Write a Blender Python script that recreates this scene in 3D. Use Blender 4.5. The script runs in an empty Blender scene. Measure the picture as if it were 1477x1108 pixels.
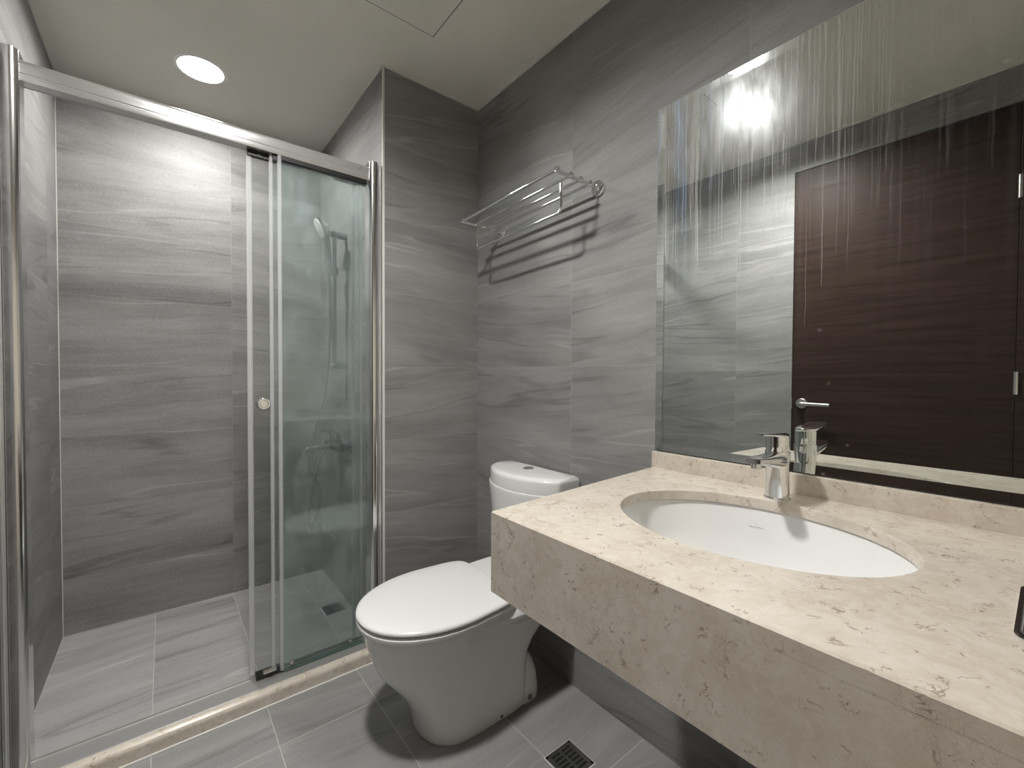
import bpy, bmesh, math, random
from mathutils import Vector, Matrix
from mathutils.bvhtree import BVHTree
PI = math.pi
random.seed(7)
SC = bpy.context.scene
COL = SC.collection

# ------------------------------------------------------------------ camera, world, exposure
def make_camera():
    f, yaw, pitch, roll = 626.85, 0.6755, -0.0190, 0.0045
    C = Vector((-1.1476, -1.6911, 1.1204))
    F = Vector((math.sin(yaw)*math.cos(pitch), math.cos(yaw)*math.cos(pitch), math.sin(pitch)))
    R = Vector((math.cos(yaw), -math.sin(yaw), 0)); U = R.cross(F)
    R2 = R*math.cos(roll) + U*math.sin(roll); U2 = -R*math.sin(roll) + U*math.cos(roll)
    cd = bpy.data.cameras.new('camera'); co = bpy.data.objects.new('camera', cd)
    cd.sensor_fit = 'HORIZONTAL'; cd.sensor_width = 36; cd.lens = f/1477*36; cd.clip_start = 0.01
    co.matrix_world = Matrix(((R2.x, U2.x, -F.x, C.x), (R2.y, U2.y, -F.y, C.y), (R2.z, U2.z, -F.z, C.z), (0, 0, 0, 1)))
    COL.objects.link(co); SC.camera = co
make_camera()
world = bpy.data.worlds.new('world'); SC.world = world; world.use_nodes = True
world.node_tree.nodes['Background'].inputs[0].default_value = (0.02, 0.02, 0.02, 1)
SC.view_settings.view_transform = 'Standard'; SC.view_settings.look = 'None'
SC.view_settings.gamma = 1.0; SC.view_settings.use_curve_mapping = False
SC.view_settings.exposure = 0.75
SHOWER_LAMP = 185.0
ROOM_LAMP = 435.0
cy = SC.cycles
cy.max_bounces = 14; cy.diffuse_bounces = 6; cy.glossy_bounces = 8; cy.transmission_bounces = 8; cy.transparent_max_bounces = 24
cy.sample_clamp_indirect = 6.0; cy.blur_glossy = 0.5
cy.caustics_reflective = True; cy.caustics_refractive = False
cy.use_denoising = True

H = 2.351          # ceiling height
XL = -1.486        # left wall
YB = 0.883         # shower back wall
XP = -0.458        # shower side of the partition
YN = -2.02         # wall behind the camera
ROW0, RH, TW = 0.255, 0.300, 0.603
SF = 0.019         # shower floor level

# ------------------------------------------------------------------ node helpers
class NT:
    def __init__(s, name):
        s.m = bpy.data.materials.new(name); s.m.use_nodes = True
        s.t = s.m.node_tree; s.t.nodes.clear()
        s.out = s.t.nodes.new('ShaderNodeOutputMaterial')
    def n(s, typ, **kw):
        nd = s.t.nodes.new('ShaderNode' + typ)
        for k, v in kw.items(): setattr(nd, k, v)
        return nd
    def put(s, sock, v):
        if isinstance(v, bpy.types.NodeSocket): s.t.links.new(v, sock)
        elif isinstance(v, (tuple, list)) and len(v) == 3 and sock.type == 'RGBA': sock.default_value = (*v, 1)
        else: sock.default_value = v
    def math(s, op, a, b=None, c=None, clamp=False):
        nd = s.n('Math', operation=op, use_clamp=clamp)
        for i, v in enumerate((a, b, c)):
            if v is not None: s.put(nd.inputs[i], v)
        return nd.outputs[0]
    def mapr(s, v, a, b, c=0.0, d=1.0, smooth=True):
        nd = s.n('MapRange', interpolation_type='SMOOTHSTEP' if smooth else 'LINEAR')
        s.put(nd.inputs[0], v)
        for i, x in enumerate((a, b, c, d)): s.put(nd.inputs[i+1], x)
        return nd.outputs[0]
    def comb(s, x=0.0, y=0.0, z=0.0):
        nd = s.n('CombineXYZ')
        for i, v in enumerate((x, y, z)): s.put(nd.inputs[i], v)
        return nd.outputs[0]
    def pos(s):
        nd = s.n('TexCoord'); sp = s.n('SeparateXYZ'); s.t.links.new(nd.outputs['Object'], sp.inputs[0])
        return nd.outputs['Object'], sp.outputs[0], sp.outputs[1], sp.outputs[2]
    def noise(s, vec, scale=1.0, detail=3.0, rough=0.5, dist=0.0):
        nd = s.n('TexNoise', noise_dimensions='3D')
        s.put(nd.inputs['Vector'], vec); s.put(nd.inputs['Scale'], scale); s.put(nd.inputs['Detail'], detail)
        s.put(nd.inputs['Roughness'], rough); s.put(nd.inputs['Distortion'], dist)
        return nd.outputs[0]
    def mix(s, f, a, b):
        nd = s.n('Mix', data_type='RGBA'); s.put(nd.inputs[0], f); s.put(nd.inputs[6], a); s.put(nd.inputs[7], b)
        return nd.outputs[2]
    def bsdf(s, **kw):
        nd = s.n('BsdfPrincipled')
        for k, v in kw.items(): s.put(nd.inputs[k.replace('_', ' ')], v)
        return nd
    def bump(s, h, dist=0.001, st=0.5):
        nd = s.n('Bump'); s.put(nd.inputs['Height'], h); s.put(nd.inputs['Distance'], dist); s.put(nd.inputs['Strength'], st)
        return nd.outputs[0]
    def done(s, sh):
        s.t.links.new(sh.outputs[0] if hasattr(sh, 'outputs') else sh, s.out.inputs[0]); return s.m

def simple(name, col, rough=0.4, metal=0.0, **kw):
    t = NT(name); return t.done(t.bsdf(Base_Color=col, Roughness=rough, Metallic=metal, **kw))

def tile(name, ua, va, u0, v0, tw, th, seed, swap=False, base=1.0, veins=1.0, gr=0.30):
    """grey stone-look porcelain tile with grout joints; ua / va are world axes; swap = veins run along v"""
    t = NT(name); o, *ax = t.pos()
    u, v = ax['XYZ'.index(ua)], ax['XYZ'.index(va)]
    U = t.math('DIVIDE', t.math('SUBTRACT', u, u0), tw); V = t.math('DIVIDE', t.math('SUBTRACT', v, v0), th)
    iu, iv = t.math('FLOOR', U), t.math('FLOOR', V)
    fu, fv = t.math('FRACT', U), t.math('FRACT', V)
    eu = t.math('MULTIPLY', t.math('MINIMUM', fu, t.math('SUBTRACT', 1.0, fu)), tw)
    ev = t.math('MULTIPLY', t.math('MINIMUM', fv, t.math('SUBTRACT', 1.0, fv)), th)
    e = t.math('MINIMUM', eu, ev)
    grout = t.mapr(e, 0.0007, 0.0014, 1.0, 0.0)
    wn = t.n('TexWhiteNoise', noise_dimensions='3D'); t.put(wn.inputs['Vector'], t.comb(iu, iv, seed))
    sp = t.n('SeparateColor'); t.t.links.new(wn.outputs['Color'], sp.inputs[0])
    r1, r2, r3 = sp.outputs[0], sp.outputs[1], sp.outputs[2]
    a, b = (v, u) if swap else (u, v)
    a = t.math('ADD', a, t.math('MULTIPLY', r1, 37.0)); b0 = t.math('ADD', b, t.math('MULTIPLY', r2, 23.0))
    tilt = t.math('MULTIPLY', t.math('SUBTRACT', r3, 0.42), 0.30)
    b1 = t.math('ADD', b0, t.math('MULTIPLY', a, tilt))
    w1 = t.noise(t.comb(t.math('MULTIPLY', a, 3.0), t.math('MULTIPLY', b1, 5.0), seed), 1.0, 3.0)
    b2 = t.math('ADD', b1, t.math('MULTIPLY', t.math('SUBTRACT', w1, 0.5), 0.045))
    band = t.noise(t.comb(t.math('MULTIPLY', a, 0.9), t.math('MULTIPLY', b2, 8.5), seed + 3.1), 1.0, 4.0, 0.62)
    soft = t.noise(t.comb(t.math('MULTIPLY', a, 3.0), t.math('MULTIPLY', b2, 7.0), seed + 9.7), 1.0, 5.0, 0.6)
    strk = t.noise(t.comb(t.math('MULTIPLY', a, 4.0), t.math('MULTIPLY', b2, 90.0), seed + 5.3), 1.0, 4.0, 0.65)
    ln = t.noise(t.comb(t.math('MULTIPLY', a, 0.7), t.math('MULTIPLY', b2, 9.0), seed + 15.3), 1.0, 2.0, 0.5)
    msk = t.noise(t.comb(t.math('MULTIPLY', a, 2.2), t.math('MULTIPLY', b2, 5.0), seed + 25.3), 1.0, 2.0)
    light = t.math('MULTIPLY', t.mapr(t.math('ABSOLUTE', t.math('SUBTRACT', ln, 0.535)), 0.0, 0.022, 1.0, 0.0), t.mapr(msk, 0.46, 0.62))
    dark = t.math('MULTIPLY', t.mapr(t.math('ABSOLUTE', t.math('SUBTRACT', ln, 0.45)), 0.0, 0.030, 1.0, 0.0), t.mapr(msk, 0.54, 0.40))
    grain = t.noise(o, 260.0, 3.0, 0.7)
    val = t.math('ADD', t.mapr(band, 0.25, 0.75, -0.058, 0.058, False), t.mapr(soft, 0.3, 0.7, -0.026, 0.026, False))
    val = t.math('ADD', val, t.mapr(strk, 0.3, 0.7, -0.015, 0.015, False))
    val = t.math('ADD', val, t.math('MULTIPLY', light, 0.075)); val = t.math('SUBTRACT', val, t.math('MULTIPLY', dark, 0.060))
    val = t.math('ADD', t.math('MULTIPLY', val, veins), t.mapr(grain, 0.3, 0.7, -0.042, 0.042, False))
    val = t.math('ADD', val, t.math('MULTIPLY', t.math('SUBTRACT', r2, 0.5), 0.022))
    val = t.math('MULTIPLY', t.math('ADD', val, 0.235), base)
    val = t.math('MAXIMUM', val, 0.06)
    rgb = t.n('CombineColor'); t.put(rgb.inputs[0], val); t.put(rgb.inputs[1], t.math('MULTIPLY', val, 0.990)); t.put(rgb.inputs[2], t.math('MULTIPLY', val, 0.970))
    col = t.mix(grout, rgb.outputs[0], (gr, gr*0.985, gr*0.95))
    hgt = t.math('ADD', t.math('MULTIPLY', grout, -0.6), t.math('MULTIPLY', strk, 0.25))
    return t.done(t.bsdf(Base_Color=col, Specular_IOR_Level=0.35, Roughness=t.math('ADD', 0.55, t.math('MULTIPLY', grout, 0.4)), Normal=t.bump(hgt, 0.0015, 0.35)))

M = {}
M['tile_back'] = tile('tile_back', 'X', 'Z', -0.8803, ROW0, TW, RH, 1.0)
M['tile_partition'] = tile('tile_partition', 'X', 'Z', -0.53, ROW0, TW, RH, 8.0)
M['tile_side'] = tile('tile_side', 'Y', 'Z', -0.5995, ROW0, TW, RH, 2.0)
M['tile_left'] = tile('tile_left', 'Y', 'Z', -0.52, ROW0, TW, RH, 3.0)
M['tile_front'] = tile('tile_front', 'X', 'Z', 0.01, ROW0, TW, RH, 4.0)
M['tile_floor'] = tile('tile_floor', 'X', 'Y', -0.284, -0.917, 0.3005, 0.667, 5.0, base=1.02, veins=0.75, gr=0.46)
M['tile_shower_floor'] = tile('tile_shower_floor', 'X', 'Y', -0.284, 0.02, 0.3005, 0.95, 6.0, base=1.25, veins=0.85, gr=0.46)
M['cream_wall'] = simple('cream_wall', (0.74, 0.67, 0.57), 0.5)  # plain tone for the unseen wall, raised to bounce warm fill light
M['chrome'] = simple('chrome', (0.82, 0.83, 0.84), 0.06, 1.0)
M['chrome_soft'] = simple('chrome_soft', (0.74, 0.74, 0.74), 0.16, 1.0)
def brushed():
    t = NT('brushed_aluminium'); o, x, y, z = t.pos()
    n = t.noise(t.comb(t.math('MULTIPLY', x, 6.0), t.math('MULTIPLY', y, 900.0), t.math('MULTIPLY', z, 900.0)), 1.0, 3.0)
    return t.done(t.bsdf(Base_Color=(0.72, 0.72, 0.72), Metallic=0.72, Roughness=t.mapr(n, 0.3, 0.7, 0.13, 0.22), Normal=t.bump(n, 0.0003, 0.25)))
M['brushed'] = brushed()
M['dull_alu'] = simple('dull_aluminium', (0.40, 0.395, 0.385), 0.38, 0.55)
M['chrome_dim'] = simple('dim_chrome', (0.42, 0.43, 0.43), 0.14, 1.0)  # one even, darker chrome so the shower fittings stand out from the tiles
M['satin'] = simple('satin_steel', (0.62, 0.61, 0.58), 0.32, 1.0)
M['drain_steel'] = simple('drain_steel', (0.20, 0.20, 0.195), 0.35, 0.9)
M['black'] = simple('black_plastic', (0.012, 0.012, 0.012), 0.45)
M['ceramic'] = simple('white_ceramic', (0.75, 0.748, 0.742), 0.08, Coat_Weight=0.3, Coat_Roughness=0.03)
M['seat_plastic'] = simple('white_seat_plastic', (0.75, 0.75, 0.745), 0.16)
M['rubber'] = simple('grey_seam', (0.20, 0.19, 0.18), 0.6)
M['print'] = simple('grey_print', (0.42, 0.42, 0.41), 0.5)
M['bead'] = simple('pale_trim_bead', (0.66, 0.65, 0.62), 0.4)
M['tissue'] = simple('white_paper', (0.82, 0.82, 0.84), 0.8)
def paint():
    t = NT('ceiling_paint'); o, x, y, z = t.pos()
    n = t.noise(o, 90.0, 4.0, 0.6); m = t.noise(o, 2.2, 3.0)
    c = t.mix(t.mapr(m, 0.3, 0.7), (0.70, 0.685, 0.62), (0.75, 0.73, 0.665))
    return t.done(t.bsdf(Base_Color=c, Roughness=0.8, Normal=t.bump(n, 0.0015, 0.25)))
M['paint'] = paint()
def seal():
    t = NT('clear_vinyl_seal')
    p = t.bsdf(Base_Color=(0.78, 0.79, 0.80), Roughness=0.25)
    tr = t.n('BsdfTransparent'); m = t.n('MixShader'); t.put(m.inputs[0], 0.31)
    t.t.links.new(tr.outputs[0], m.inputs[1]); t.t.links.new(p.outputs[0], m.inputs[2]); return t.done(m)
M['seal'] = seal()
def glass(name, tint, haze):
    t = NT(name); o, x, y, z = t.pos()
    fr = t.n('Fresnel'); fr.inputs[0].default_value = 1.45
    tr = t.n('BsdfTransparent'); t.put(tr.inputs[0], tint)
    gl = t.n('BsdfGlossy'); t.put(gl.inputs['Roughness'], 0.02); t.put(gl.inputs[0], (0.95, 1.0, 0.98))
    m1 = t.n('MixShader'); t.put(m1.inputs[0], t.math('MULTIPLY', fr.outputs[0], 0.8))
    t.t.links.new(tr.outputs[0], m1.inputs[1]); t.t.links.new(gl.outputs[0], m1.inputs[2])
    n = t.noise(t.comb(t.math('MULTIPLY', x, 9.0), y, t.math('MULTIPLY', z, 5.0)), 1.0, 5.0, 0.6)
    df = t.n('BsdfDiffuse'); t.put(df.inputs[0], (0.76, 0.86, 0.88))
    m2 = t.n('MixShader'); t.put(m2.inputs[0], t.mapr(n, 0.42, 0.70, haze*0.35, haze))
    t.t.links.new(m1.outputs[0], m2.inputs[1]); t.t.links.new(df.outputs[0], m2.inputs[2])
    return t.done(m2)
M['glass'] = glass('shower_glass', (0.955, 0.972, 0.972), 0.12)
M['glass_door'] = glass('shower_glass_door', (0.985, 0.99, 0.988), 0.02)
M['glass_edge'] = simple('green_glass_edge', (0.10, 0.17, 0.15), 0.15)
def marble():
    t = NT('cream_marble'); o, x, y, z = t.pos()
    warp = t.noise(o, 7.0, 4.0, 0.6)
    v2 = t.n('VectorMath', operation='ADD'); t.t.links.new(o, v2.inputs[0]); t.put(v2.inputs[1], t.comb(t.math('MULTIPLY', warp, 0.12), t.math('MULTIPLY', warp, -0.08), t.math('MULTIPLY', warp, 0.1)))
    big = t.noise(v2.outputs[0], 14.0, 5.0, 0.65); mid = t.noise(v2.outputs[0], 60.0, 4.0, 0.6); fine = t.noise(o, 330.0, 3.0, 0.6)
    vn = t.noise(v2.outputs[0], 11.0, 5.0, 0.72, 1.2); vm = t.noise(o, 9.0, 2.0)
    vein = t.math('MULTIPLY', t.mapr(t.math('ABSOLUTE', t.math('SUBTRACT', vn, 0.5)), 0.0, 0.012, 1.0, 0.0), t.mapr(vm, 0.48, 0.60))
    vn2 = t.noise(v2.outputs[0], 34.0, 3.0, 0.6, 0.8); vm2 = t.noise(o, 40.0, 2.0)
    spk = t.math('MULTIPLY', t.mapr(t.math('ABSOLUTE', t.math('SUBTRACT', vn2, 0.5)), 0.0, 0.03, 1.0, 0.0), t.mapr(vm2, 0.55, 0.63))
    c = t.mix(t.mapr(big, 0.3, 0.7), (0.53, 0.465, 0.39), (0.625, 0.572, 0.498))
    c = t.mix(t.mapr(mid, 0.42, 0.7, 0.0, 0.5), c, (0.67, 0.635, 0.57))
    c = t.mix(t.mapr(fine, 0.5, 0.75, 0.0, 0.35), c, (0.50, 0.42, 0.34))
    c = t.mix(t.math('MULTIPLY', vein, 0.38), c, (0.30, 0.235, 0.18))
    c = t.mix(t.math('MULTIPLY', spk, 0.78), c, (0.27, 0.20, 0.15))
    return t.done(t.bsdf(Base_Color=c, Roughness=0.24))
M['marble'] = marble()
def wood():
    t = NT('dark_door_veneer'); o, x, y, z = t.pos()
    n = t.noise(t.comb(x, t.math('MULTIPLY', y, 3.0), t.math('MULTIPLY', z, 90.0)), 1.0, 5.0, 0.6)
    c = t.mix(t.mapr(n, 0.3, 0.7), (0.020, 0.0105, 0.0075), (0.037, 0.020, 0.0145))
    return t.done(t.bsdf(Base_Color=c, Specular_IOR_Level=0.16, Roughness=t.mapr(n, 0.3, 0.7, 0.42, 0.55)))
M['wood'] = wood()
def mirror_mat():
    """silvered glass with dried condensation near its top corner: fog patches and run marks"""
    t = NT('fogged_mirror'); o, x, y, z = t.pos()
    yy = t.math('MULTIPLY', y, 1.0)
    n0 = t.noise(t.comb(0.0, t.math('MULTIPLY', y, 26.0), t.math('MULTIPLY', z, 7.0)), 1.0, 5.0, 0.65)
    n1 = t.noise(t.comb(3.0, t.math('MULTIPLY', y, 70.0), t.math('MULTIPLY', z, 1.6)), 1.0, 4.0, 0.6)
    side = t.mapr(y, -1.45, -1.15); high = t.mapr(z, 1.42, 1.86)
    fog = t.math('MULTIPLY', t.math('MULTIPLY', side, high), t.mapr(n0, 0.36, 0.66, 0.15, 1.0))
    cut = t.noise(t.comb(9.0, t.math('MULTIPLY', y, 38.0), 0.0), 1.0, 1.0)
    wob = t.noise(t.comb(5.0, t.math('MULTIPLY', y, 20.0), t.math('MULTIPLY', z, 14.0)), 1.0, 2.0)
    dn = t.noise(t.comb(7.0, t.math('ADD', t.math('MULTIPLY', y, 85.0), t.math('MULTIPLY', wob, 0.55)), t.math('MULTIPLY', z, 0.5)), 1.0, 2.0)
    run = t.math('MULTIPLY', t.mapr(t.math('ABSOLUTE', t.math('SUBTRACT', dn, 0.52)), 0.0, 0.035, 1.0, 0.0), t.mapr(t.math('SUBTRACT', z, t.mapr(cut, 0.3, 0.7, 1.72, 1.18, False)), 0.0, 0.06))
    run = t.math('MULTIPLY', run, t.mapr(y, -1.55, -1.25, 0.12, 1.0))
    wide = t.math('MULTIPLY', t.mapr(n1, 0.46, 0.62), t.mapr(z, 1.0, 1.75, 0.05, 0.6))
    wide = t.math('MULTIPLY', wide, t.mapr(y, -1.40, -1.28, 0.35, 1.0))
    spots = t.n('TexVoronoi'); t.put(spots.inputs['Vector'], o); t.put(spots.inputs['Scale'], 15.0)
    sc = t.n('SeparateColor'); t.t.links.new(spots.outputs['Color'], sc.inputs[0])
    spot = t.math('MULTIPLY', t.mapr(spots.outputs['Distance'], 0.03, 0.08, 1.0, 0.0), t.math('GREATER_THAN', sc.outputs[0], 0.72))
    dirt = t.math('ADD', t.math('MULTIPLY', fog, 0.16), t.math('ADD', t.math('MULTIPLY', run, 0.30), t.math('MULTIPLY', wide, t.mapr(y, -1.16, -1.04, 0.08, 0.22))))
    dirt = t.math('ADD', t.math('ADD', dirt, t.math('MULTIPLY', spot, 0.10)), 0.006, clamp=True)
    g1 = t.n('BsdfGlossy'); t.put(g1.inputs[0], (0.80, 0.83, 0.81)); t.put(g1.inputs['Roughness'], 0.0)
    g2 = t.n('BsdfGlossy'); t.put(g2.inputs[0], (0.80, 0.84, 0.86)); t.put(g2.inputs['Roughness'], 0.22)
    ms = t.n('MixShader'); t.put(ms.inputs[0], t.math('ADD', t.math('MULTIPLY', fog, 0.07), 0.008, clamp=True))
    t.t.links.new(g1.outputs[0], ms.inputs[1]); t.t.links.new(g2.outputs[0], ms.inputs[2])
    tint = t.mapr(t.noise(t.comb(11.0, t.math('MULTIPLY', y, 24.0), t.math('MULTIPLY', z, 1.2)), 1.0, 2.0), 0.42, 0.6)
    tint = t.math('MULTIPLY', tint, t.mapr(y, -1.22, -1.02))
    df = t.n('BsdfDiffuse'); t.put(df.inputs[0], t.mix(tint, (0.76, 0.77, 0.77), (0.50, 0.62, 0.86)))
    m2 = t.n('MixShader'); t.put(m2.inputs[0], dirt)
    t.t.links.new(ms.outputs[0], m2.inputs[1]); t.t.links.new(df.outputs[0], m2.inputs[2])
    return t.done(m2)
M['mirror'] = mirror_mat()
M['mirror_edge'] = simple('ground_mirror_edge', (0.70, 0.80, 0.80), 0.3, 0.2)
def emit(name, s, col):
    t = NT(name); e = t.n('Emission'); t.put(e.inputs[0], col); t.put(e.inputs[1], s); return t.done(e)
M['lamp_shower'] = emit('lit_diffuser_shower', SHOWER_LAMP, (1.0, 0.985, 0.955))
M['lamp_room'] = emit('lit_diffuser_room', ROOM_LAMP, (1.0, 0.985, 0.955))
M['white_plastic'] = simple('white_plastic', (0.80, 0.79, 0.77), 0.35)

# ------------------------------------------------------------------ mesh helpers
class MB:
    def __init__(s): s.bm = bmesh.new()
    def box(s, x0, x1, y0, y1, z0, z1, bev=0.0, seg=2):
        b = bmesh.new()
        vs = [b.verts.new((x, y, z)) for x in (x0, x1) for y in (y0, y1) for z in (z0, z1)]
        for q in ((0, 1, 3, 2), (4, 6, 7, 5), (0, 4, 5, 1), (2, 3, 7, 6), (0, 2, 6, 4), (1, 5, 7, 3)): b.faces.new([vs[i] for i in q])
        bmesh.ops.recalc_face_normals(b, faces=b.faces)
        if bev: bmesh.ops.bevel(b, geom=list(b.edges), offset=bev, segments=seg, affect='EDGES', profile=0.5)
        s._add(b); return s
    def _add(s, b):
        me = bpy.data.meshes.new('tmp'); b.to_mesh(me); b.free(); s.bm.from_mesh(me); bpy.data.meshes.remove(me)
    def rings(s, rings, cap0=True, cap1=True, close=True):
        vr = [[s.bm.verts.new(p) for p in r] for r in rings]
        n = len(rings[0])
        for a, b in zip(vr, vr[1:]):
            for i in range(n if close else n-1):
                j = (i+1) % n
                s.bm.faces.new((a[i], a[j], b[j], b[i]))
        if cap0: s.bm.faces.new(vr[0][::-1])
        if cap1: s.bm.faces.new(vr[-1])
        return s
    def tube(s, pts, r, n=12, caps=True):
        pts = [Vector(p) for p in pts]; rr = r if isinstance(r, (list, tuple)) else [r]*len(pts)
        t0 = (pts[1]-pts[0]).normalized(); up = Vector((0, 0, 1)) if abs(t0.z) < 0.9 else Vector((1, 0, 0))
        a = t0.cross(up).normalized(); R = []
        for i, p in enumerate(pts):
            t = ((pts[min(i+1, len(pts)-1)]-p).normalized() + (p-pts[max(i-1, 0)]).normalized())
            t = t.normalized() if t.length > 1e-9 else t0
            a = (a - t*a.dot(t)).normalized(); b = t.cross(a)
            R.append([p + (a*math.cos(2*PI*k/n) + b*math.sin(2*PI*k/n))*rr[i] for k in range(n)])
        return s.rings(R, caps, caps)
    def lathe(s, prof, c, axis='Z', n=32, cap0=True, cap1=True):
        """prof: (radius, height along axis)"""
        R = []
        for r, h in prof:
            ring = []
            for k in range(n):
                ca, sa = r*math.cos(2*PI*k/n), r*math.sin(2*PI*k/n)
                d = {'Z': (ca, sa, h), 'X': (h, ca, sa), 'Y': (sa, h, ca)}[axis]
                ring.append(Vector(c) + Vector(d))
            R.append(ring)
        return s.rings(R, cap0, cap1)
    def build(s, name, mat, parent=None, smooth=True, angle=40):
        bmesh.ops.remove_doubles(s.bm, verts=s.bm.verts, dist=1e-6)
        bmesh.ops.recalc_face_normals(s.bm, faces=s.bm.faces)
        me = bpy.data.meshes.new(name); s.bm.to_mesh(me); s.bm.free()
        o = bpy.data.objects.new(name, me); COL.objects.link(o)
        for m in (mat if isinstance(mat, (list, tuple)) else [mat]): me.materials.append(m)
        if smooth:
            me.polygons.foreach_set('use_smooth', [True]*len(me.polygons))
            me.set_sharp_from_angle(angle=math.radians(angle))
            w = o.modifiers.new('even_shading', 'WEIGHTED_NORMAL'); w.keep_sharp = True; w.weight = 100
        if parent:
            o.parent = parent; o.matrix_parent_inverse = Matrix.Translation(parent.location).inverted()
        return o
def smoothpath(pts, n=10):
    """Catmull-Rom through the points"""
    P = [Vector(p) for p in pts]; P = [P[0]*2-P[1]] + P + [P[-1]*2-P[-2]]; out = []
    for i in range(1, len(P)-2):
        for k in range(n):
            t = k/n; a, b, c, d = P[i-1], P[i], P[i+1], P[i+2]
            out.append(0.5*((2*b) + (c-a)*t + (2*a-5*b+4*c-d)*t*t + (3*b-a-3*c+d)*t**3))
    return out + [P[-2]]
def fillet(pts, r, n=6):
    P = [Vector(p) for p in pts]; out = [P[0]]
    for a, b, c in zip(P, P[1:], P[2:]):
        u, w = (a-b).normalized(), (c-b).normalized(); p0, p1 = b+u*r, b+w*r
        for k in range(n+1):
            t = k/n; out.append(p0*(1-t)**2 + b*2*t*(1-t) + p1*t*t)
    return out + [P[-1]]
def tag(o, label=None, cat=None, group=None, kind=None):
    if label: o['label'] = label
    if cat: o['category'] = cat
    if group: o['group'] = group
    if kind: o['kind'] = kind
    return o
def thing(name, label, cat, loc, group=None):
    o = bpy.data.objects.new(name, None); COL.objects.link(o); o.location = loc; o.empty_display_size = 0.05
    return tag(o, label, cat, group)
def struct(o, label=None): return tag(o, label, None, None, 'structure')

# ------------------------------------------------------------------ room shell
def plate_hole(mb, quad, cx, cyy, a, b, z0, z1, n=24):
    """a slab (four corners, ccw) between z0 and z1 with an elliptic hole"""
    per = []
    for i in range(4):
        p, q = Vector(quad[i]), Vector(quad[(i+1) % 4])
        for k in range(n): per.append(p + (q-p)*(k/n))
    hole = []
    for p in per:
        an = math.atan2((p.y-cyy)/b, (p.x-cx)/a); hole.append((cx+a*math.cos(an), cyy+b*math.sin(an)))
    O = lambda z: [(p.x, p.y, z) for p in per]
    I = lambda z: [(x, y, z) for x, y in hole]
    mb.rings([O(z0), O(z1), I(z1), I(z0), O(z0)], False, False)
    return mb
WT = 0.12
struct(MB().box(XL-WT, 0.0, YN-WT, -0.045, -0.10, 0.0).build('floor', M['tile_floor'], smooth=False), 'grey stone look floor tiles of the bathroom')
struct(MB().box(XL-WT, XP+WT, 0.05, YB+WT, -0.10, SF).build('shower_floor', M['tile_shower_floor'], smooth=False), 'grey tiled floor inside the shower')
struct(MB().box(0.0, WT, YN-WT, 0.0, -0.10, H).build('wall_right', M['tile_side'], smooth=False), 'grey tiled wall behind the toilet and mirror')
struct(MB().box(XP, WT, 0.0, YB+WT, -0.10, H).build('wall_partition', [M['tile_partition'], M['tile_side']], smooth=False), 'tiled partition beside the shower')
o = bpy.data.objects['wall_partition']
for p in o.data.polygons:
    if abs(p.normal.x) > 0.5: p.material_index = 1
struct(MB().box(XL-WT, XP, YB, YB+WT, -0.10, H).build('wall_back', M['tile_back'], smooth=False), 'grey tiled back wall of the shower')
DY0, DY1, DZ = -1.600, -0.812, 2.203
lw = MB().box(XL-WT, XL, DY1, YB, -0.10, H).box(XL-WT, XL, YN-WT, DY0, -0.10, H).box(XL-WT, XL, DY0, DY1, DZ, H)
struct(lw.build('wall_left', M['tile_left'], smooth=False), 'grey tiled wall with the dark door')
struct(MB().box(XL-WT, WT, YN-WT, YN, -0.10, H).build('wall_front', M['cream_wall'], smooth=False), 'plain cream wall behind the camera, pale to bounce warm light')
L1, L2 = (-1.020, 0.484), (-0.995, -0.801)
LR = 0.076
cm = MB()
plate_hole(cm, [(XL-WT, 0.2, 0), (WT, 0.2, 0), (WT, YB+WT, 0), (XL-WT, YB+WT, 0)], L1[0], L1[1], LR, LR, H, H+0.10)
plate_hole(cm, [(XL-WT, YN-WT, 0), (WT, YN-WT, 0), (WT, 0.2, 0), (XL-WT, 0.2, 0)], L2[0], L2[1], LR, LR, H, H+0.10)
struct(cm.build('ceiling', M['paint'], smooth=False), 'plain painted bathroom ceiling')
# pale bead along the outer corner of the partition and the caulk lines under the ceiling
struct(MB().box(XP-0.0025, XP+0.006, -0.003, 0.004, 0.055, H, 0.001).build('trim_1', M['bead']), 'pale metal corner bead of the partition')
cb = MB().box(XP, -0.0001, -0.004, 0.0005, H-0.006, H+0.0005).box(-0.005, 0.0005, YN, 0.0, H-0.006, H+0.0005)
cb.box(XP-0.004, XP+0.0005, 0.0, YB, H-0.006, H+0.0005).box(XL, XP, YB-0.004, YB+0.0005, H-0.006, H+0.0005).box(XL-0.0005, XL+0.004, YN, YB, H-0.006, H+0.0005)
cb.box(XL-0.0005, XL+0.002, YB-0.002, YB+0.0005, 0.0, H)
struct(cb.build('trim_2', M['bead'], smooth=False), 'thin caulk line along the ceiling edge')
# marble sill of the shower with a rounded front edge
def sill():
    prof = [(0.058, -0.02), (0.058, 0.048), (-0.020, 0.048)]
    for k in range(9):
        a = PI/2*k/8; prof.append((-0.030 - 0.018*math.sin(a), 0.030 + 0.018*math.cos(a)))
    prof += [(-0.050, 0.0), (-0.050, -0.02)]
    mb = MB().rings([[(x, y, z) for y, z in prof] for x in (XL, XP)])
    return struct(mb.build('shower_sill', M['marble'], angle=30), 'cream marble sill with rounded edge under the shower screen')
sill()
struct(MB().box(XL, XP, -0.0565, -0.0495, -0.002, 0.004, 0.002).build('trim_3', M['bead']), 'pale caulk line at the foot of the sill')

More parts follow.
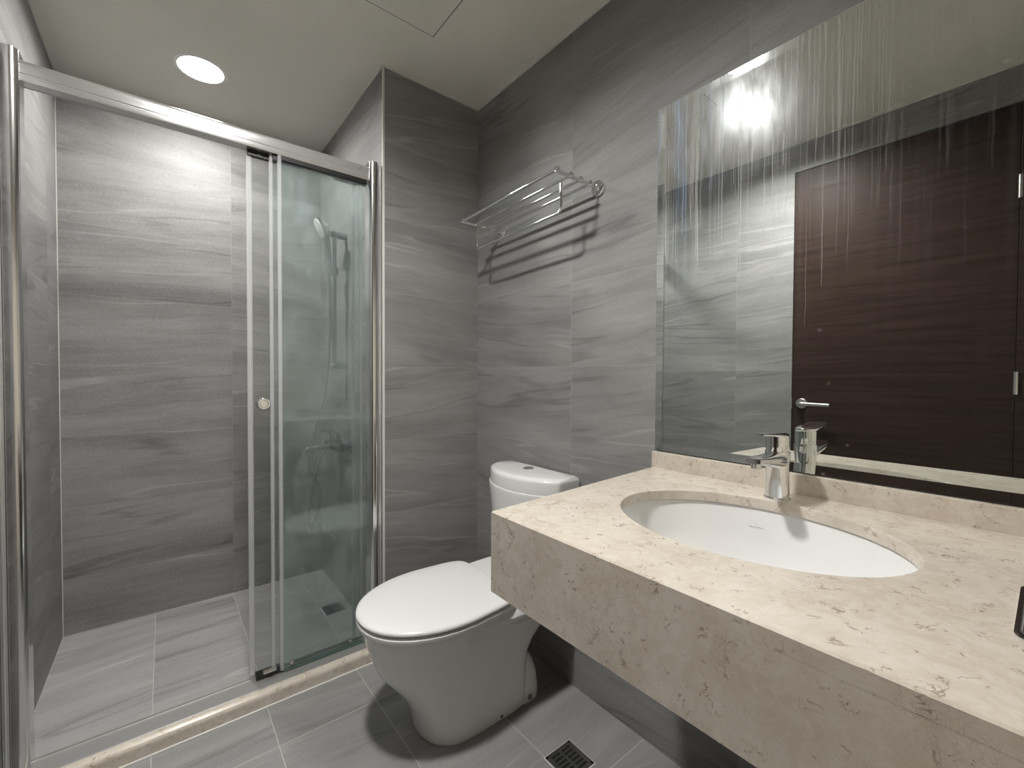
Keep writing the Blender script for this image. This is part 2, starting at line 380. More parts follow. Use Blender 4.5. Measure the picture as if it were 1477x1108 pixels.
# ------------------------------------------------------------------ door in the left wall (seen in the mirror)
dr = struct(MB().box(XL-0.045, XL-0.002, DY0+0.006, DY1-0.002, 0.008, DZ-0.004, 0.002).build('door_1', M['wood']), 'dark brown flush door')
MB().box(XL-0.10, XL+0.004, DY0-0.035, DY0+0.004, 0.0, DZ, 0.002).build('trim_4', M['wood'])
struct(bpy.data.objects['trim_4'], 'dark door jamb on the hinge side')
def door_handle():
    hy, hz = -0.860, 0.982
    h = MB().lathe([(0.026, 0.0), (0.026, 0.006), (0.023, 0.009)], (XL-0.002, hy, hz), 'X').build('handle_rose', M['satin'], dr)
    p = fillet([(XL, hy, hz), (XL+0.050, hy, hz), (XL+0.050, hy-0.135, hz-0.002)], 0.014)
    MB().tube(p, [0.010]*(len(p)-1)+[0.0085], 14).build('lever_handle', M['satin'], dr)
    MB().box(XL-0.004, XL+0.003, DY1-0.0035, DY1-0.001, hz-0.03, hz+0.03).build('latch_plate', M['satin'], dr)
    for z in (0.30, 1.10, 1.87):
        MB().lathe([(0.007, -0.045), (0.007, 0.045)], (XL+0.006, DY0+0.004, z), 'Z', 14).build('hinge', M['satin'], dr)
door_handle()

# ------------------------------------------------------------------ ceiling fittings
def downlight(c, mat, label, d):
    t = thing('ceiling_light', label, 'ceiling light', (c[0], c[1], H), 'recessed round ceiling lights')
    MB().lathe([(LR-0.0005, d+0.006), (LR-0.002, 0.0), (LR+0.001, -0.004), (LR+0.013, -0.003), (LR+0.016, 0.0)], (c[0], c[1], H), n=48, cap0=False, cap1=False).build('trim_ring', M['white_plastic'], t)
    MB().lathe([(0.0, d), (LR-0.001, d), (LR-0.001, d+0.008), (0.0, d+0.008)], (c[0], c[1], H), n=48, cap0=False, cap1=False).build('diffuser', mat, t)
downlight(L1, M['lamp_shower'], 'round recessed light in the ceiling over the shower', 0.013)
downlight(L2, M['lamp_room'], 'round recessed light reflected in the mirror, over the open floor', 0.033)
def access_panel():
    x0, x1, y0, y1 = -0.83, -0.372, -0.715, -0.256
    t = thing('access_panel', 'square painted access panel in the ceiling above the toilet', 'access panel', ((x0+x1)/2, (y0+y1)/2, H))
    MB().box(x0+0.004, x1-0.004, y0+0.004, y1-0.004, H-0.0022, H+0.002, 0.001).build('panel', M['paint'], t)
    fr = MB()
    for a in ((x0, x1, y0, y0+0.003), (x0, x1, y1-0.003, y1), (x0, x0+0.003, y0, y1), (x1-0.003, x1, y0, y1)): fr.box(*a, H-0.0008, H+0.001)
    fr.build('panel_gap', M['rubber'], t, smooth=False)
access_panel()

# ------------------------------------------------------------------ shower screen
def text_mesh(txt, size, depth=0.0):
    cu = bpy.data.curves.new('lettering', 'FONT'); cu.body = txt; cu.size = size; cu.extrude = depth; cu.align_x = 'CENTER'; cu.align_y = 'CENTER'
    ob = bpy.data.objects.new('lettering', cu); COL.objects.link(ob)
    dg = bpy.context.evaluated_depsgraph_get(); me = bpy.data.meshes.new_from_object(ob.evaluated_get(dg))
    bpy.data.objects.remove(ob); bpy.data.curves.remove(cu); return me
def shower_screen():
    x0, x1 = XL+0.001, XP-0.001
    t = thing('shower_screen', 'framed sliding glass shower screen standing on the marble sill', 'shower screen', (-0.97, 0.03, 0.048))
    yf = 0.014                                     # front of the rail
    zt, zb = 1.945, 1.889
    # head rail: a box section with a grooved face, open underneath
    prof = [(yf, zb+0.003), (yf, zb+0.012), (yf+0.0015, zb+0.014), (yf+0.0015, zb+0.018), (yf, zb+0.020), (yf, zt-0.014), (yf+0.004, zt-0.004), (yf+0.010, zt),
            (yf+0.040, zt), (yf+0.044, zt-0.004), (yf+0.044, zb), (yf+0.041, zb), (yf+0.041, zt-0.006), (yf+0.004, zt-0.012), (yf+0.004, zb), (yf+0.001, zb)]
    MB().rings([[(x, y, z) for y, z in prof] for x in (x0+0.03, x1-0.03)]).build('head_rail', M['brushed'], t, angle=25)
    rail = bpy.data.objects['head_rail']
    me = text_mesh('ITAI', 0.014, 0.0004); me.transform(Matrix.Translation((-0.548, yf-0.0004, (zt+zb)/2+0.006)) @ Matrix.Rotation(PI/2, 4, 'X'))
    lo = bpy.data.objects.new('embossed_mark', me); COL.objects.link(lo); me.materials.append(M['chrome'])
    lo.parent = rail; lo.matrix_parent_inverse = Matrix.Identity(4); lo['label'] = 'tiny raised mark on the rail'
    MB().box(x0+0.03, x1-0.03, yf+0.006, yf+0.040, zb+0.0015, zb+0.006).build('rail_channel', M['brushed'], t, smooth=False)
    # wall posts: rounded chrome front and a flat grey wall profile
    for side, xa, xb in ((-1, x0, x0+0.030), (1, x1-0.030, x1)):
        P = MB(); ring = []
        xi, xo = (xb, xa) if side < 0 else (xa, xb)      # xo touches the wall
        s = 1 if xi > xo else -1
        pw = 0.034
        xin = xo + s*0.050
        ring = [(xo + s*0.014, yf+0.044), (xo + s*0.014, yf-0.002)]
        for k in range(9):
            a = PI*k/8; ring.append((xo + s*(0.014 + 0.018 - 0.018*math.cos(a)), yf - 0.004 - 0.013*math.sin(a)))
        ring += [(xin, yf-0.002), (xin, yf+0.044)]
        P.rings([[(x, y, z) for x, y in ring] for z in (0.049, 1.962)])
        post = P.build('post', M['chrome_soft'], t, angle=30)
        W = MB().box(min(xo, xo+s*0.013), max(xo, xo+s*0.013), yf-0.004, yf+0.046, 0.049, 1.958, 0.001)
        W.box(min(xo+s*0.004, xo+s*0.008), max(xo+s*0.004, xo+s*0.008), yf-0.007, yf-0.003, 0.049, 1.958, 0.001)
        W.build('wall_profile', M['brushed'], post)
    # bottom track on the sill
    prof = [(-0.020, 0.048), (-0.020, 0.0495), (-0.017, 0.0508), (yf+0.036, 0.0522), (yf+0.038, 0.0565), (yf+0.0415, 0.0570), (yf+0.043, 0.055), (yf+0.0435, 0.048)]
    MB().rings([[(x, y, z) for y, z in prof] for x in (x0, x1)]).build('bottom_track', M['dull_alu'], t, angle=25)
    # three glass leaves, telescoped to the right: fixed outside, middle, door leaf innermost
    def leaf(name, xa, xb, y, z0, z1, mat, seals, label=None):
        g = MB().box(xa, xb, y, y+0.006, z0, z1).build(name, mat, t, smooth=False)
        if label: g['label'] = label
        for sx, w, th in seals:
            S = MB().box(sx, sx+w, y-0.003, y+0.009, z0+0.004, z1+0.004, 0.002)
            S.box(sx+w*0.35, sx+w*0.65, y-0.005, y-0.002, z0+0.004, z1+0.004, 0.001)
            S.build('edge_seal', M['seal'], g)
        return g
    z0, z1 = 0.066, 1.890
    fx = leaf('fixed_panel', -0.826, -0.505, 0.020, 0.058, z1, M['glass'], [(-0.832, 0.013, 0)])
    md = leaf('middle_panel', -0.852, -0.530, 0.033, z0, z1, M['glass'], [(-0.856, 0.012, 0), (-0.541, 0.010, 0)])
    dl = leaf('door_panel', -0.917, -0.548, 0.046, z0, z1, M['glass_door'], [(-0.923, 0.017, 0), (-0.566, 0.010, 0)])
    # knob through the door leaf
    MB().lathe([(0.010, 0.0), (0.012, -0.004), (0.012, -0.012), (0.019, -0.016), (0.021, -0.020), (0.021, -0.027), (0.018, -0.031), (0.014, -0.031), (0.012, -0.028), (0.0, -0.028)], (-0.877, 0.046, 1.019), 'Y', 28, True, False).build('knob', M['chrome'], dl)
    MB().lathe([(0.011, 0.0), (0.020, 0.010), (0.020, 0.022), (0.0, 0.024)], (-0.877, 0.052, 1.019), 'Y', 28, True, False).build('knob', M['chrome'], dl)
    # roller carriages up in the rail and guides below
    for px, g, y in ((-0.875, dl, 0.043), (-0.590, dl, 0.043), (-0.800, md, 0.030), (-0.560, md, 0.030)):
        c = MB().box(px-0.045, px+0.045, y-0.006, y+0.010, z1-0.022, z1+0.020, 0.003)
        c.lathe([(0.012, -0.004), (0.012, 0.004)], (px-0.022, y-0.007, z1+0.004), 'Y', 16).lathe([(0.012, -0.004), (0.012, 0.004)], (px+0.022, y-0.007, z1+0.004), 'Y', 16)
        c.build('roller_carriage', M['black'], g)
    MB().box(-0.818, -0.516, 0.0150, 0.0192, 1.872, 1.8895, 0.0015).build('top_gasket', M['black'], fx)
    MB().box(-0.842, -0.533, 0.0305, 0.0415, z1-0.017, z1+0.004, 0.002).build('roller_cover', M['black'], md)
    gd = MB().box(-0.905, -0.822, 0.026, 0.058, 0.0525, 0.070, 0.002).build('guide_block', M['black'], t)
    MB().box(-0.884, -0.842, 0.022, 0.034, 0.068, 0.080, 0.002).build('guide_clip', M['satin'], gd)
    for px in (-0.862, -0.795, -0.585):
        MB().lathe([(0.0065, 0.002), (0.0065, -0.006), (0.004, -0.008)], (px, 0.020, 0.082), 'Y', 14).build('guide_screw', M['satin'], t)
    MB().box(-0.818, XP-0.05, 0.0185, 0.0275, 0.054, 0.060, 0.001).build('bottom_gasket', M['glass_edge'], fx)
    MB().box(-0.845, -0.535, 0.031, 0.041, 0.064, 0.070, 0.001).build('bottom_gasket', M['glass_edge'], md)
shower_screen()

# ------------------------------------------------------------------ shower fittings on the partition's shower side
def slide_bar():
    x, y = XP-0.055, 0.450
    t = thing('slide_bar', 'vertical chrome slide bar on the wall inside the shower', 'shower rail', (XP, y, 1.15))
    MB().tube([(x, y, 1.165), (x, y, 1.785)], 0.009, 16).build('bar', M['chrome_dim'], t)
    for z in (1.165, 1.783):
        MB().lathe([(0.016, 0.0), (0.016, -0.040), (0.015, -0.068), (0.010, -0.074)], (XP, y, z), 'X', 20).build('bracket', M['chrome_dim'], t)
    s = MB().lathe([(0.014, -0.018), (0.017, -0.012), (0.017, 0.012), (0.014, 0.018)], (x, y, 1.610), 'Z', 20)
    s.tube([(x, y, 1.612), (x-0.030, y-0.012, 1.606)], [0.014, 0.017], 16).tube([(x-0.012, y-0.03, 1.61), (x+0.004, y+0.032, 1.61)], [0.010, 0.012], 14)
    s.build('slider', M['chrome_dim'], t)
slide_bar()
def hand_shower():
    t = thing('hand_shower', 'chrome hand shower hanging with its hose from the slide bar', 'shower head', (XP-0.09, 0.445, 1.60))
    base, top = Vector((-0.540, 0.436, 1.585)), Vector((-0.553, 0.440, 1.765))
    MB().tube(smoothpath([base, (-0.5415, 0.437, 1.62), (-0.546, 0.438, 1.70), top], 6), [0.011]*6+[0.0135]*7+[0.0145]*6, 16).build('handle', M['chrome_dim'], t)
    n = Vector((-0.87, 0.06, -0.46)).normalized(); c = Vector((-0.572, 0.445, 1.800))
    a = n.cross(Vector((0, 1, 0))).normalized(); b = n.cross(a)
    def dish(prof): return [[c + n*h + (a*math.cos(2*PI*k/32) + b*math.sin(2*PI*k/32))*r for k in range(32)] for r, h in prof]
    MB().rings(dish([(0.010, -0.030), (0.028, -0.026), (0.046, -0.012), (0.053, 0.002), (0.052, 0.008), (0.047, 0.010)])).build('head', M['chrome_soft'], t)
    MB().rings(dish([(0.046, 0.009), (0.045, 0.0115), (0.020, 0.013), (0.002, 0.013)])).build('spray_face', M['white_plastic'], t)
    hz = [(-0.540, 0.436, 1.590), (-0.536, 0.440, 1.50), (-0.532, 0.448, 1.32), (-0.545, 0.45, 1.156), (-0.560, 0.45, 1.026), (-0.590, 0.45, 0.929), (-0.612, 0.452, 0.805), (-0.618, 0.452, 0.713),
          (-0.601, 0.455, 0.650), (-0.580, 0.46, 0.538), (-0.606, 0.462, 0.420), (-0.622, 0.455, 0.405), (-0.637, 0.445, 0.439), (-0.625, 0.44, 0.566), (-0.604, 0.437, 0.669), (-0.585, 0.435, 0.735), (-0.560, 0.44, 0.765)]
    MB().tube(smoothpath(hz, 10), 0.0065, 10).build('hose', M['chrome_dim'], t)
hand_shower()
def mixer():
    y, z = 0.450, 0.785
    t = thing('shower_mixer', 'chrome shower mixer with spout low on the shower wall', 'shower tap', (XP, y, z))
    for s in (-1, 1):
        MB().lathe([(0.030, 0.0), (0.029, -0.008), (0.016, -0.014), (0.015, -0.045)], (XP, y+s*0.075, z), 'X', 24).build('wall_flange', M['chrome_dim'], t)
    MB().lathe([(0.014, -0.098), (0.022, -0.092), (0.025, -0.05), (0.027, 0.0), (0.025, 0.05), (0.022, 0.092), (0.014, 0.098)], (XP-0.055, y, z), 'Y', 24).build('body', M['chrome_dim'], t)
    MB().lathe([(0.024, 0.0), (0.024, 0.038), (0.020, 0.044)], (XP-0.055, y, z+0.018), 'Z', 24).build('cartridge_cap', M['chrome_dim'], t)
    MB().tube([(XP-0.050, y, z+0.058), (XP-0.075, y, z+0.066), (XP-0.120, y-0.004, z+0.076)], [0.013, 0.012, 0.008], 14).build('lever', M['chrome_dim'], t)
    sp = MB().tube(fillet([(XP-0.055, y, z-0.002), (XP-0.180, y, z-0.006), (XP-0.192, y, z-0.030)], 0.010), 0.0125, 16)
    sp.build('spout', M['chrome_dim'], t)
mixer()

# ------------------------------------------------------------------ floor drains
def drain(cx, cyy, s, z, label, slots, mat):
    t = thing('floor_drain', label, 'floor drain', (cx, cyy, z), 'square floor drains')
    h = s/2
    fr = MB()
    for a in ((-h, h, -h, -h+0.009), (-h, h, h-0.009, h), (-h, -h+0.009, -h, h), (h-0.009, h, -h, h)):
        fr.box(cx+a[0], cx+a[1], cyy+a[2], cyy+a[3], z-0.001, z+0.003, 0.0008)
    fr.build('frame', mat, t)
    MB().box(cx-h-0.003, cx+h+0.003, cyy-h-0.003, cyy+h+0.003, z-0.002, z+0.0003).build('grout_edge', M['bead'], t, smooth=False)
    MB().box(cx-h+0.004, cx+h-0.004, cyy-h+0.004, cyy+h-0.004, z-0.0005, z+0.0004).build('drain_well', M['black'], t, smooth=False)
    g = MB(); n = slots; w = (s-0.018)/n
    for k in range(n+1):
        yy = cyy-h+0.009+k*w
        g.box(cx-h+0.008, cx+h-0.008, max(yy-w*0.22, cyy-h+0.008), min(yy+w*0.22, cyy+h-0.008), z, z+0.0028, 0.0006)
    for fx in (-0.5, 0.0, 0.5):
        g.box(cx+fx*(s-0.02)-0.004, cx+fx*(s-0.02)+0.004, cyy-h+0.008, cyy+h-0.008, z, z+0.0026, 0.0006)
    g.build('grate', mat, t)
drain(-0.2355, -0.828, 0.100, 0.0, 'slotted dark square floor drain under the vanity beside the toilet', 6, M['drain_steel'])
drain(-0.532, 0.412, 0.088, SF, 'small square metal drain in the shower floor', 5, M['drain_steel'])

# ------------------------------------------------------------------ toilet
def sup(cx, cyy, front, back, hw, n=40, ef=2.3, eb=4.0):
    """plan outline: rounded front towards -x, squarer back towards +x"""
    out = []
    for k in range(n):
        a = 2*PI*k/n; ca, sa = math.cos(a), math.sin(a)
        e = eb if ca > 0 else ef; L = (back-cx) if ca > 0 else (cx-front)
        out.append((cx + math.copysign(abs(ca)**(2/e), ca)*L, cyy + math.copysign(abs(sa)**(2/e), sa)*hw))
    return out
def toilet():
    TY = -0.458
    t = thing('toilet', 'white close coupled toilet with closed lid beside the vanity', 'toilet', (-0.42, TY, 0))
    # bowl with skirted sides: (z, front, back, half width, centre)
    lv = [(0.0, -0.532, -0.178, 0.127), (0.006, -0.537, -0.174, 0.130), (0.05, -0.545, -0.174, 0.131), (0.10, -0.565, -0.174, 0.132), (0.15, -0.594, -0.174, 0.133), (0.19, -0.626, -0.170, 0.139),
          (0.23, -0.657, -0.150, 0.146), (0.26, -0.668, -0.120, 0.152), (0.29, -0.678, -0.085, 0.159), (0.32, -0.689, -0.055, 0.166), (0.35, -0.697, -0.040, 0.172), (0.372, -0.700, -0.036, 0.175), (0.380, -0.698, -0.038, 0.173)]
    R = []
    for z, f, b, w in lv:
        cx = -0.40 + 0.05*min(1, z/0.3)*0
        R.append([(x, y, z) for x, y in sup(cx, TY, f, b, w, 64, 2.45, 8.0)])
    MB().rings(R).build('bowl', M['ceramic'], t, angle=50)
    # foot behind the skirt
    R = []
    for z, f, b, w in ((0.0, -0.26, -0.098, 0.124), (0.03, -0.26, -0.096, 0.123), (0.08, -0.25, -0.103, 0.117), (0.12, -0.24, -0.118, 0.108), (0.145, -0.23, -0.138, 0.096), (0.155, -0.22, -0.155, 0.080)):
        R.append([(x, y, z) for x, y in sup(-0.18, TY, f, b, w, 40, 2.3, 2.8)])
    MB().rings(R).build('rear_foot', M['ceramic'], t, angle=60)
    # deck between the seat hinge and the cistern
    R = []
    for z, f, b, w in ((0.31, -0.37, -0.06, 0.160), (0.352, -0.385, -0.03, 0.186), (0.360, -0.375, -0.03, 0.1875), (0.386, -0.31, -0.03, 0.174), (0.395, -0.290, -0.032, 0.170), (0.398, -0.280, -0.036, 0.164)):
        R.append([(x, y, z) for x, y in sup(-0.16, TY, f, b, w, 48, 5.0, 6.0)])
    MB().rings(R).build('deck', M['ceramic'], t, angle=50)
    # cistern: bowed front
    def bow(xb, xs, xf, hw, z, n=24, rc=0.018):
        p = [(xb, TY+hw-0.004)]
        for k in range(n+1):
            s = 1-2*k/n; y = TY + s*hw
            x = xs + (xf-xs)*(1-abs(s)**2.2)
            p.append((x, y))
        p.append((xb, TY-hw+0.004))
        q = []
        for i, v in enumerate(p):      # round the two front corners
            if i in (1, n+1):
                a = Vector(p[i-1]); b = Vector(v); c = Vector(p[i+1]); d1 = (a-b); d2 = (c-b)
                p0 = b + d1.normalized()*min(rc, d1.length*0.5); p1 = b + d2.normalized()*min(rc, d2.length*0.95)
                for m in range(5):
                    u = m/4; q.append(tuple(p0*(1-u)**2 + b*2*u*(1-u) + p1*u*u))
            else: q.append(v)
        return [(x, y, z) for x, y in q]
    R = [bow(-0.012, -0.095, -0.165, 0.170, 0.385), bow(-0.012, -0.100, -0.172, 0.178, 0.44), bow(-0.010, -0.107, -0.182, 0.190, 0.56), bow(-0.008, -0.113, -0.192, 0.199, 0.68), bow(-0.008, -0.115, -0.195, 0.2015, 0.706), bow(-0.010, -0.112, -0.192, 0.199, 0.711)]
    MB().rings(R).build('cistern', M['ceramic'], t, angle=50)
    R = [bow(-0.010, -0.109, -0.189, 0.1955, 0.7105), bow(-0.008, -0.111, -0.191, 0.1975, 0.716), bow(-0.008, -0.110, -0.190, 0.197, 0.752), bow(-0.009, -0.107, -0.187, 0.195, 0.759), bow(-0.012, -0.102, -0.182, 0.191, 0.764), bow(-0.018, -0.092, -0.168, 0.182, 0.768), bow(-0.03, -0.06, -0.10, 0.10, 0.7695)]
    cl = MB().rings(R).build('cistern_lid', M['ceramic'], t, angle=50)
    bt = MB().lathe([(0.021, 0.0), (0.021, 0.004), (0.018, 0.0065), (0.0, 0.0075)], (-0.078, TY-0.0, 0.7685), n=32, cap1=False).build('flush_button', M['chrome'], cl)
    # seat ring and lid
    def egg(f, b, w, z): return [(x, y, z) for x, y in sup(-0.450, TY, f, b, w, 96, 2.12, 9.0)]
    def wedge(pts, tip):  # the lid: sides run straight in towards the hinge
        out = []
        for x, y, z in pts:
            if x > -0.45:
                k = (x+0.45)/0.19; y = TY + (y-TY)*(1-0.11*min(1, k)**1.6)
            out.append((x, y, z))
        return out
    R = [egg(-0.700, -0.275, 0.184, 0.3790), egg(-0.713, -0.268, 0.195, 0.3810), egg(-0.7165, -0.266, 0.1985, 0.387), egg(-0.716, -0.267, 0.198, 0.3955), egg(-0.709, -0.270, 0.192, 0.3995), egg(-0.69, -0.28, 0.175, 0.4000)]
    MB().rings([wedge(r, 0) for r in R]).build('seat', M['seat_plastic'], t, angle=50)
    R = [egg(-0.69, -0.272, 0.175, 0.4030), egg(-0.709, -0.272, 0.192, 0.4040), egg(-0.715, -0.262, 0.197, 0.4065), egg(-0.717, -0.260, 0.1985, 0.411), egg(-0.714, -0.261, 0.196, 0.417), egg(-0.703, -0.266, 0.187, 0.4205), egg(-0.66, -0.30, 0.155, 0.4235), egg(-0.57, -0.38, 0.08, 0.4250)]
    MB().rings([wedge(r, 0) for r in R]).build('seat_lid', M['seat_plastic'], t, angle=50)
    for s in (-1, 1):
        MB().tube([(-0.262, TY+s*0.075-0.022, 0.403), (-0.262, TY+s*0.075+0.022, 0.403)], 0.010, 14).build('seat_hinge', M['seat_plastic'], t)
    for x in (-0.176,):
        MB().box(x-0.008, x+0.008, TY-0.1325, TY-0.125, 0.012, 0.028, 0.003).build('bolt_cap', M['rubber'], t)
    MB().lathe([(0.005, 0.004), (0.005, -0.0012), (0.002, -0.002)], (-0.30, TY-0.130, 0.014), 'Y', 12).build('fixing_screw', simple('rust_brown', (0.10, 0.03, 0.02), 0.6), t)
toilet()

# ------------------------------------------------------------------ vanity
CZ, CT = 0.853, 0.160
BX, BY, BA, BB = -0.311, -1.337, 0.186, 0.240
def vanity():
    t = thing('vanity_counter', 'cream marble vanity counter with deep front apron and oval cutout', 'counter', (-0.32, -1.5, CZ-CT))
    xf, yl0, yl1, yr = -0.645, -1.000, -0.948, YN+0.001
    mb = MB(); n, c, r = 32, 0.0025, 0.0035
    def per(q): 
        out = []
        for i in range(4):
            p, w = Vector(q[i]), Vector(q[(i+1) % 4]); out += [p+(w-p)*(k/n) for k in range(n)]
        return out
    q0 = [(xf, yr), (-0.0005, yr), (-0.0005, yl1), (xf, yl0)]; q1 = [(xf+c, yr), (-0.0005, yr), (-0.0005, yl1-c), (xf+c, yl0-c)]
    P0, P1 = per(q0), per(q1); an = [math.atan2((p.y-BY)/BB, (p.x-BX)/BA) for p in P0]
    O = lambda P, z: [(p.x, p.y, z) for p in P]
    I = lambda g, z: [(BX+(BA+g)*math.cos(t_), BY+(BB+g)*math.sin(t_), z) for t_ in an]
    mb.rings([O(P0, CZ-0.022), O(P0, CZ-c), O(P1, CZ), I(r, CZ), I(r*0.3, CZ-r*0.3), I(0, CZ-r), I(0, CZ-0.022), O(P0, CZ-0.022)], False, False)
    mb.build('counter_slab', M['marble'], t, angle=30)
    ap = MB(); d = 0.020
    ap.rings([[(xf, yr, z), (xf+d, yr, z), (xf+d, yl0-d, z), (-0.0005, yl1-d, z), (-0.0005, yl1, z), (xf, yl0, z)] for z in (CZ-CT, CZ-0.0218)])
    ap.build('apron', M['marble'], t, smooth=False)
    b = MB(); b.box(-0.021, -0.0005, yr, yl1, CZ-0.001, CZ+0.0455, 0.002)
    b.build('backsplash', M['marble'], t)
vanity()
def basin():
    t = thing('wash_basin', 'white oval undermount wash basin set into the vanity counter', 'basin', (BX, BY, CZ-0.17))
    R = []
    prof = [(1.10, -0.0225), (1.035, -0.0225), (1.02, -0.026), (0.99, -0.05), (0.94, -0.09), (0.86, -0.125), (0.72, -0.150), (0.50, -0.164), (0.22, -0.170), (0.10, -0.171)]
    n = 72
    for s, z in prof: R.append([(BX+BA*s*math.cos(2*PI*k/n), BY+BB*s*math.sin(2*PI*k/n), CZ+z) for k in range(n)])
    for s, z in [(0.10, -0.185), (0.30, -0.184), (0.75, -0.165), (0.92, -0.13), (1.02, -0.08), (1.10, -0.035), (1.10, -0.0225)]:
        R.append([(BX+BA*s*math.cos(2*PI*k/n), BY+BB*s*math.sin(2*PI*k/n), CZ+z) for k in range(n)])
    bo = MB().rings(R, False, False).build('bowl', M['ceramic'], t, angle=50)
    MB().lathe([(0.0, -0.172), (0.021, -0.172), (0.022, -0.169), (0.018, -0.1665), (0.0, -0.166)], (BX, BY, CZ), n=28, cap0=False, cap1=False).build('basin_waste', M['chrome'], t)
    # maker's lettering fired on the inner wall, laid onto the surface
    bv = BVHTree.FromPolygons([v.co.copy() for v in bo.data.vertices], [tuple(p.vertices) for p in bo.data.polygons])
    bm = bmesh.new()
    me = text_mesh('Villeroy&Boch', 0.0050); bm.from_mesh(me); bpy.data.meshes.remove(me)
    me = text_mesh('A', 0.0036); me.transform(Matrix.Translation((0.0, 0.0053, 0)) @ Matrix.Scale(1.6, 4, (1, 0, 0))); bm.from_mesh(me); bpy.data.meshes.remove(me)
    bmesh.ops.triangulate(bm, faces=bm.faces)
    bmesh.ops.subdivide_edges(bm, edges=[e for e in bm.edges if e.calc_length() > 0.002], cuts=1)
    yc, zc = -1.287, CZ-0.063
    for v in bm.verts:
        p = Vector((BX, yc-v.co.x, zc+v.co.y)); hit = bv.ray_cast(p, Vector((1, 0, 0)))
        v.co = (hit[0] if hit[0] else p) - Vector((0.0006, 0, 0))
    mm = bpy.data.meshes.new('maker_mark'); bm.to_mesh(mm); bm.free(); mm.materials.append(M['print'])
    ob = bpy.data.objects.new('maker_mark', mm); COL.objects.link(ob); ob.parent = bo; ob.matrix_parent_inverse = Matrix.Identity(4)
    ob.parent = bo; ob['label'] = 'small grey printed maker name'
basin()
def faucet():
    fx, fy = -0.092, -1.312
    t = thing('basin_faucet', 'chrome single lever faucet on the counter behind the oval basin', 'faucet', (fx, fy, CZ))
    def oval(z, rx, ry, dx=0.0, n=36): return [(fx+dx+rx*math.cos(2*PI*k/n), fy+ry*math.sin(2*PI*k/n), CZ+z) for k in range(n)]
    MB().rings([oval(0.0, 0.0265, 0.0265), oval(0.003, 0.0265, 0.0265), oval(0.005, 0.0245, 0.0245)]).build('base_ring', M['chrome'], t)
    MB().rings([oval(0.0045, 0.0235, 0.0235), oval(0.05, 0.0225, 0.0225), oval(0.080, 0.0228, 0.0232), oval(0.098, 0.0240, 0.0245), oval(0.104, 0.0235, 0.024)]).build('body', M['chrome'], t, angle=50)
    # spout: a flattened beak growing out of the body
    R = []
    for x, z, w, h in ((0.010, 0.085, 0.022, 0.017), (-0.020, 0.086, 0.0225, 0.017), (-0.05, 0.089, 0.021, 0.0135), (-0.085, 0.093, 0.0195, 0.010), (-0.115, 0.096, 0.0175, 0.0075), (-0.126, 0.0965, 0.0150, 0.0058)):
        R.append([(fx+x, fy+w*math.copysign(abs(math.cos(2*PI*k/24))**0.75, math.cos(2*PI*k/24)), CZ+z+h*math.copysign(abs(math.sin(2*PI*k/24))**0.75, math.sin(2*PI*k/24))) for k in range(24)])
    sp = MB().rings(R).build('spout', M['chrome'], t, angle=50)
    MB().lathe([(0.0105, 0.0), (0.0105, -0.010), (0.008, -0.011)], (fx-0.108, fy, CZ+0.090), n=20).build('aerator', M['chrome_soft'], sp)
    MB().rings([oval(0.1035, 0.0215, 0.0215), oval(0.1045, 0.0225, 0.0225), oval(0.132, 0.0228, 0.0228), oval(0.138, 0.0225, 0.0225)]).build('handle_hub', M['chrome'], t, angle=50)
    R = []
    for x, z, w, h in ((0.024, 0.139, 0.006, 0.003), (0.020, 0.139, 0.016, 0.0050), (0.0, 0.140, 0.0225, 0.0060), (-0.03, 0.1425, 0.0225, 0.0050), (-0.065, 0.1460, 0.0205, 0.0038), (-0.095, 0.1485, 0.0175, 0.0030), (-0.108, 0.1495, 0.0130, 0.0022)):
        R.append([(fx+x, fy+w*math.copysign(abs(math.cos(2*PI*k/24))**0.7, math.cos(2*PI*k/24)), CZ+z+h*math.copysign(abs(math.sin(2*PI*k/24))**0.8, math.sin(2*PI*k/24))) for k in range(24)])
    MB().rings(R).build('lever', M['chrome'], t, angle=50)
faucet()
def tissue_slot():
    cx, cyy, hx, hy = -0.380, -1.745, 0.098, 0.076
    t = thing('tissue_holder', 'chrome rimmed tissue slot let into the right end of the counter', 'tissue holder', (cx, cyy, CZ))
    def rr(a, b, r, z, n=8):
        out = []
        for q, (sx, sy) in enumerate(((1, 1), (-1, 1), (-1, -1), (1, -1))):
            for k in range(n+1):
                an = PI/2*q + PI/2*k/n; out.append((cx+sx*(a-r)+r*math.cos(an), cyy+sy*(b-r)+r*math.sin(an), z))
        return out
    MB().rings([rr(hx, hy, 0.022, CZ), rr(hx, hy, 0.022, CZ+0.003), rr(hx-0.004, hy-0.004, 0.020, CZ+0.0045), rr(hx-0.014, hy-0.006, 0.018, CZ+0.0035), rr(hx-0.016, hy-0.007, 0.017, CZ+0.0006)], False, False).build('rim', M['chrome'], t)
    MB().rings([rr(hx-0.006, hy-0.006, 0.017, CZ+0.0002), rr(hx-0.006, hy-0.006, 0.017, CZ+0.0008)]).build('opening', M['black'], t)
    MB().rings([[(cx-0.03+0.045*math.cos(2*PI*k/24)*s, cyy+0.010+0.052*math.sin(2*PI*k/24)*s, CZ+z) for k in range(24)] for s, z in ((1, 0.001), (0.95, 0.004), (0.6, 0.006), (0.2, 0.0065))]).build('tissue', M['tissue'], t)
tissue_slot()

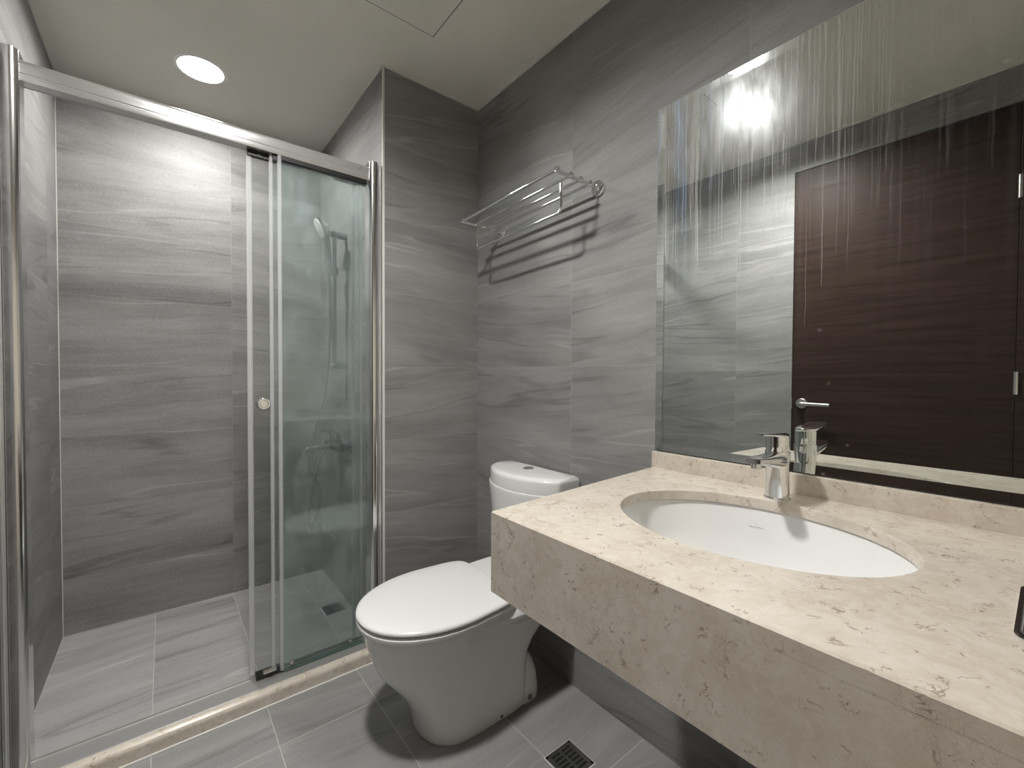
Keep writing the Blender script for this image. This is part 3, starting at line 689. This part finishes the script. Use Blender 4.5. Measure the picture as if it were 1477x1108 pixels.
# ------------------------------------------------------------------ mirror
def mirror():
    y0, y1, z0, z1 = YN+0.002, -0.9505, 0.9015, 1.9015
    t = thing('wall_mirror', 'large frameless fogged mirror above the marble backsplash', 'mirror', (0, (y0+y1)/2, z0))
    b, xo, xi = 0.021, -0.0079, -0.0060
    o = [(y1, z0), (y1, z1), (y0, z1), (y0, z0)]; i = [(y1-b, z0+b), (y1-b, z1-b), (y0+b, z1-b), (y0+b, z0+b)]
    g = MB().rings([[(xo, y, z) for y, z in o], [(xi, y, z) for y, z in i]], False, True)
    g.build('mirror_glass', M['mirror'], t, smooth=False)
    MB().rings([[(-0.0005, y, z) for y, z in o], [(xo+0.00002, y, z) for y, z in o]], True, False).build('ground_edge', M['mirror_edge'], t, smooth=False)
mirror()

# ------------------------------------------------------------------ towel rack
def towel_rack():
    zr = 1.753
    t = thing('towel_rack', 'chrome towel rack with four rails on the wall above the toilet', 'towel rack', (0, -0.45, zr))
    yr, yl = -0.722, -0.186
    tilt = lambda y: -0.012*(y-yr)/(yl-yr)
    for y in (yr, yl):
        z = zr + tilt(y)
        MB().lathe([(0.027, 0.0), (0.027, -0.006), (0.024, -0.010), (0.012, -0.012), (0.010, -0.026), (0.006, -0.028)], (0, y, z-0.002), 'X', 28).build('wall_flange', M['chrome'], t)
        MB().box(-0.204, -0.012, y-0.0035, y+0.0035, z-0.0065, z+0.0045, 0.0015).build('side_arm', M['chrome'], t)
    for i, x in enumerate((-0.199, -0.137, -0.090, -0.043)):
        r = MB().tube([(x, yr-0.010, zr+0.003), (x, yl+0.022, zr+0.003+tilt(yl))], 0.0052 if i else 0.0062, 14).build('rail', M['chrome'], t)
        for y in (yr, yl):
            MB().lathe([(0.0042, 0.0), (0.0042, 0.003), (0.0055, 0.0035), (0.0055, 0.0075), (0.003, 0.009)], (x, y, zr+0.005+tilt(y)), n=14).build('cap_nut', M['chrome'], r)
    xh = -0.133; y0, y1 = -0.676, -0.192
    p = fillet([(xh, y0, zr-0.001), (xh, y0, zr-0.098), (xh, y1, zr-0.098+tilt(yl)), (xh, y1, zr+tilt(yl))], 0.020)
    MB().tube(p, 0.0048, 14).build('hanging_rail', M['chrome'], t)
towel_rack()
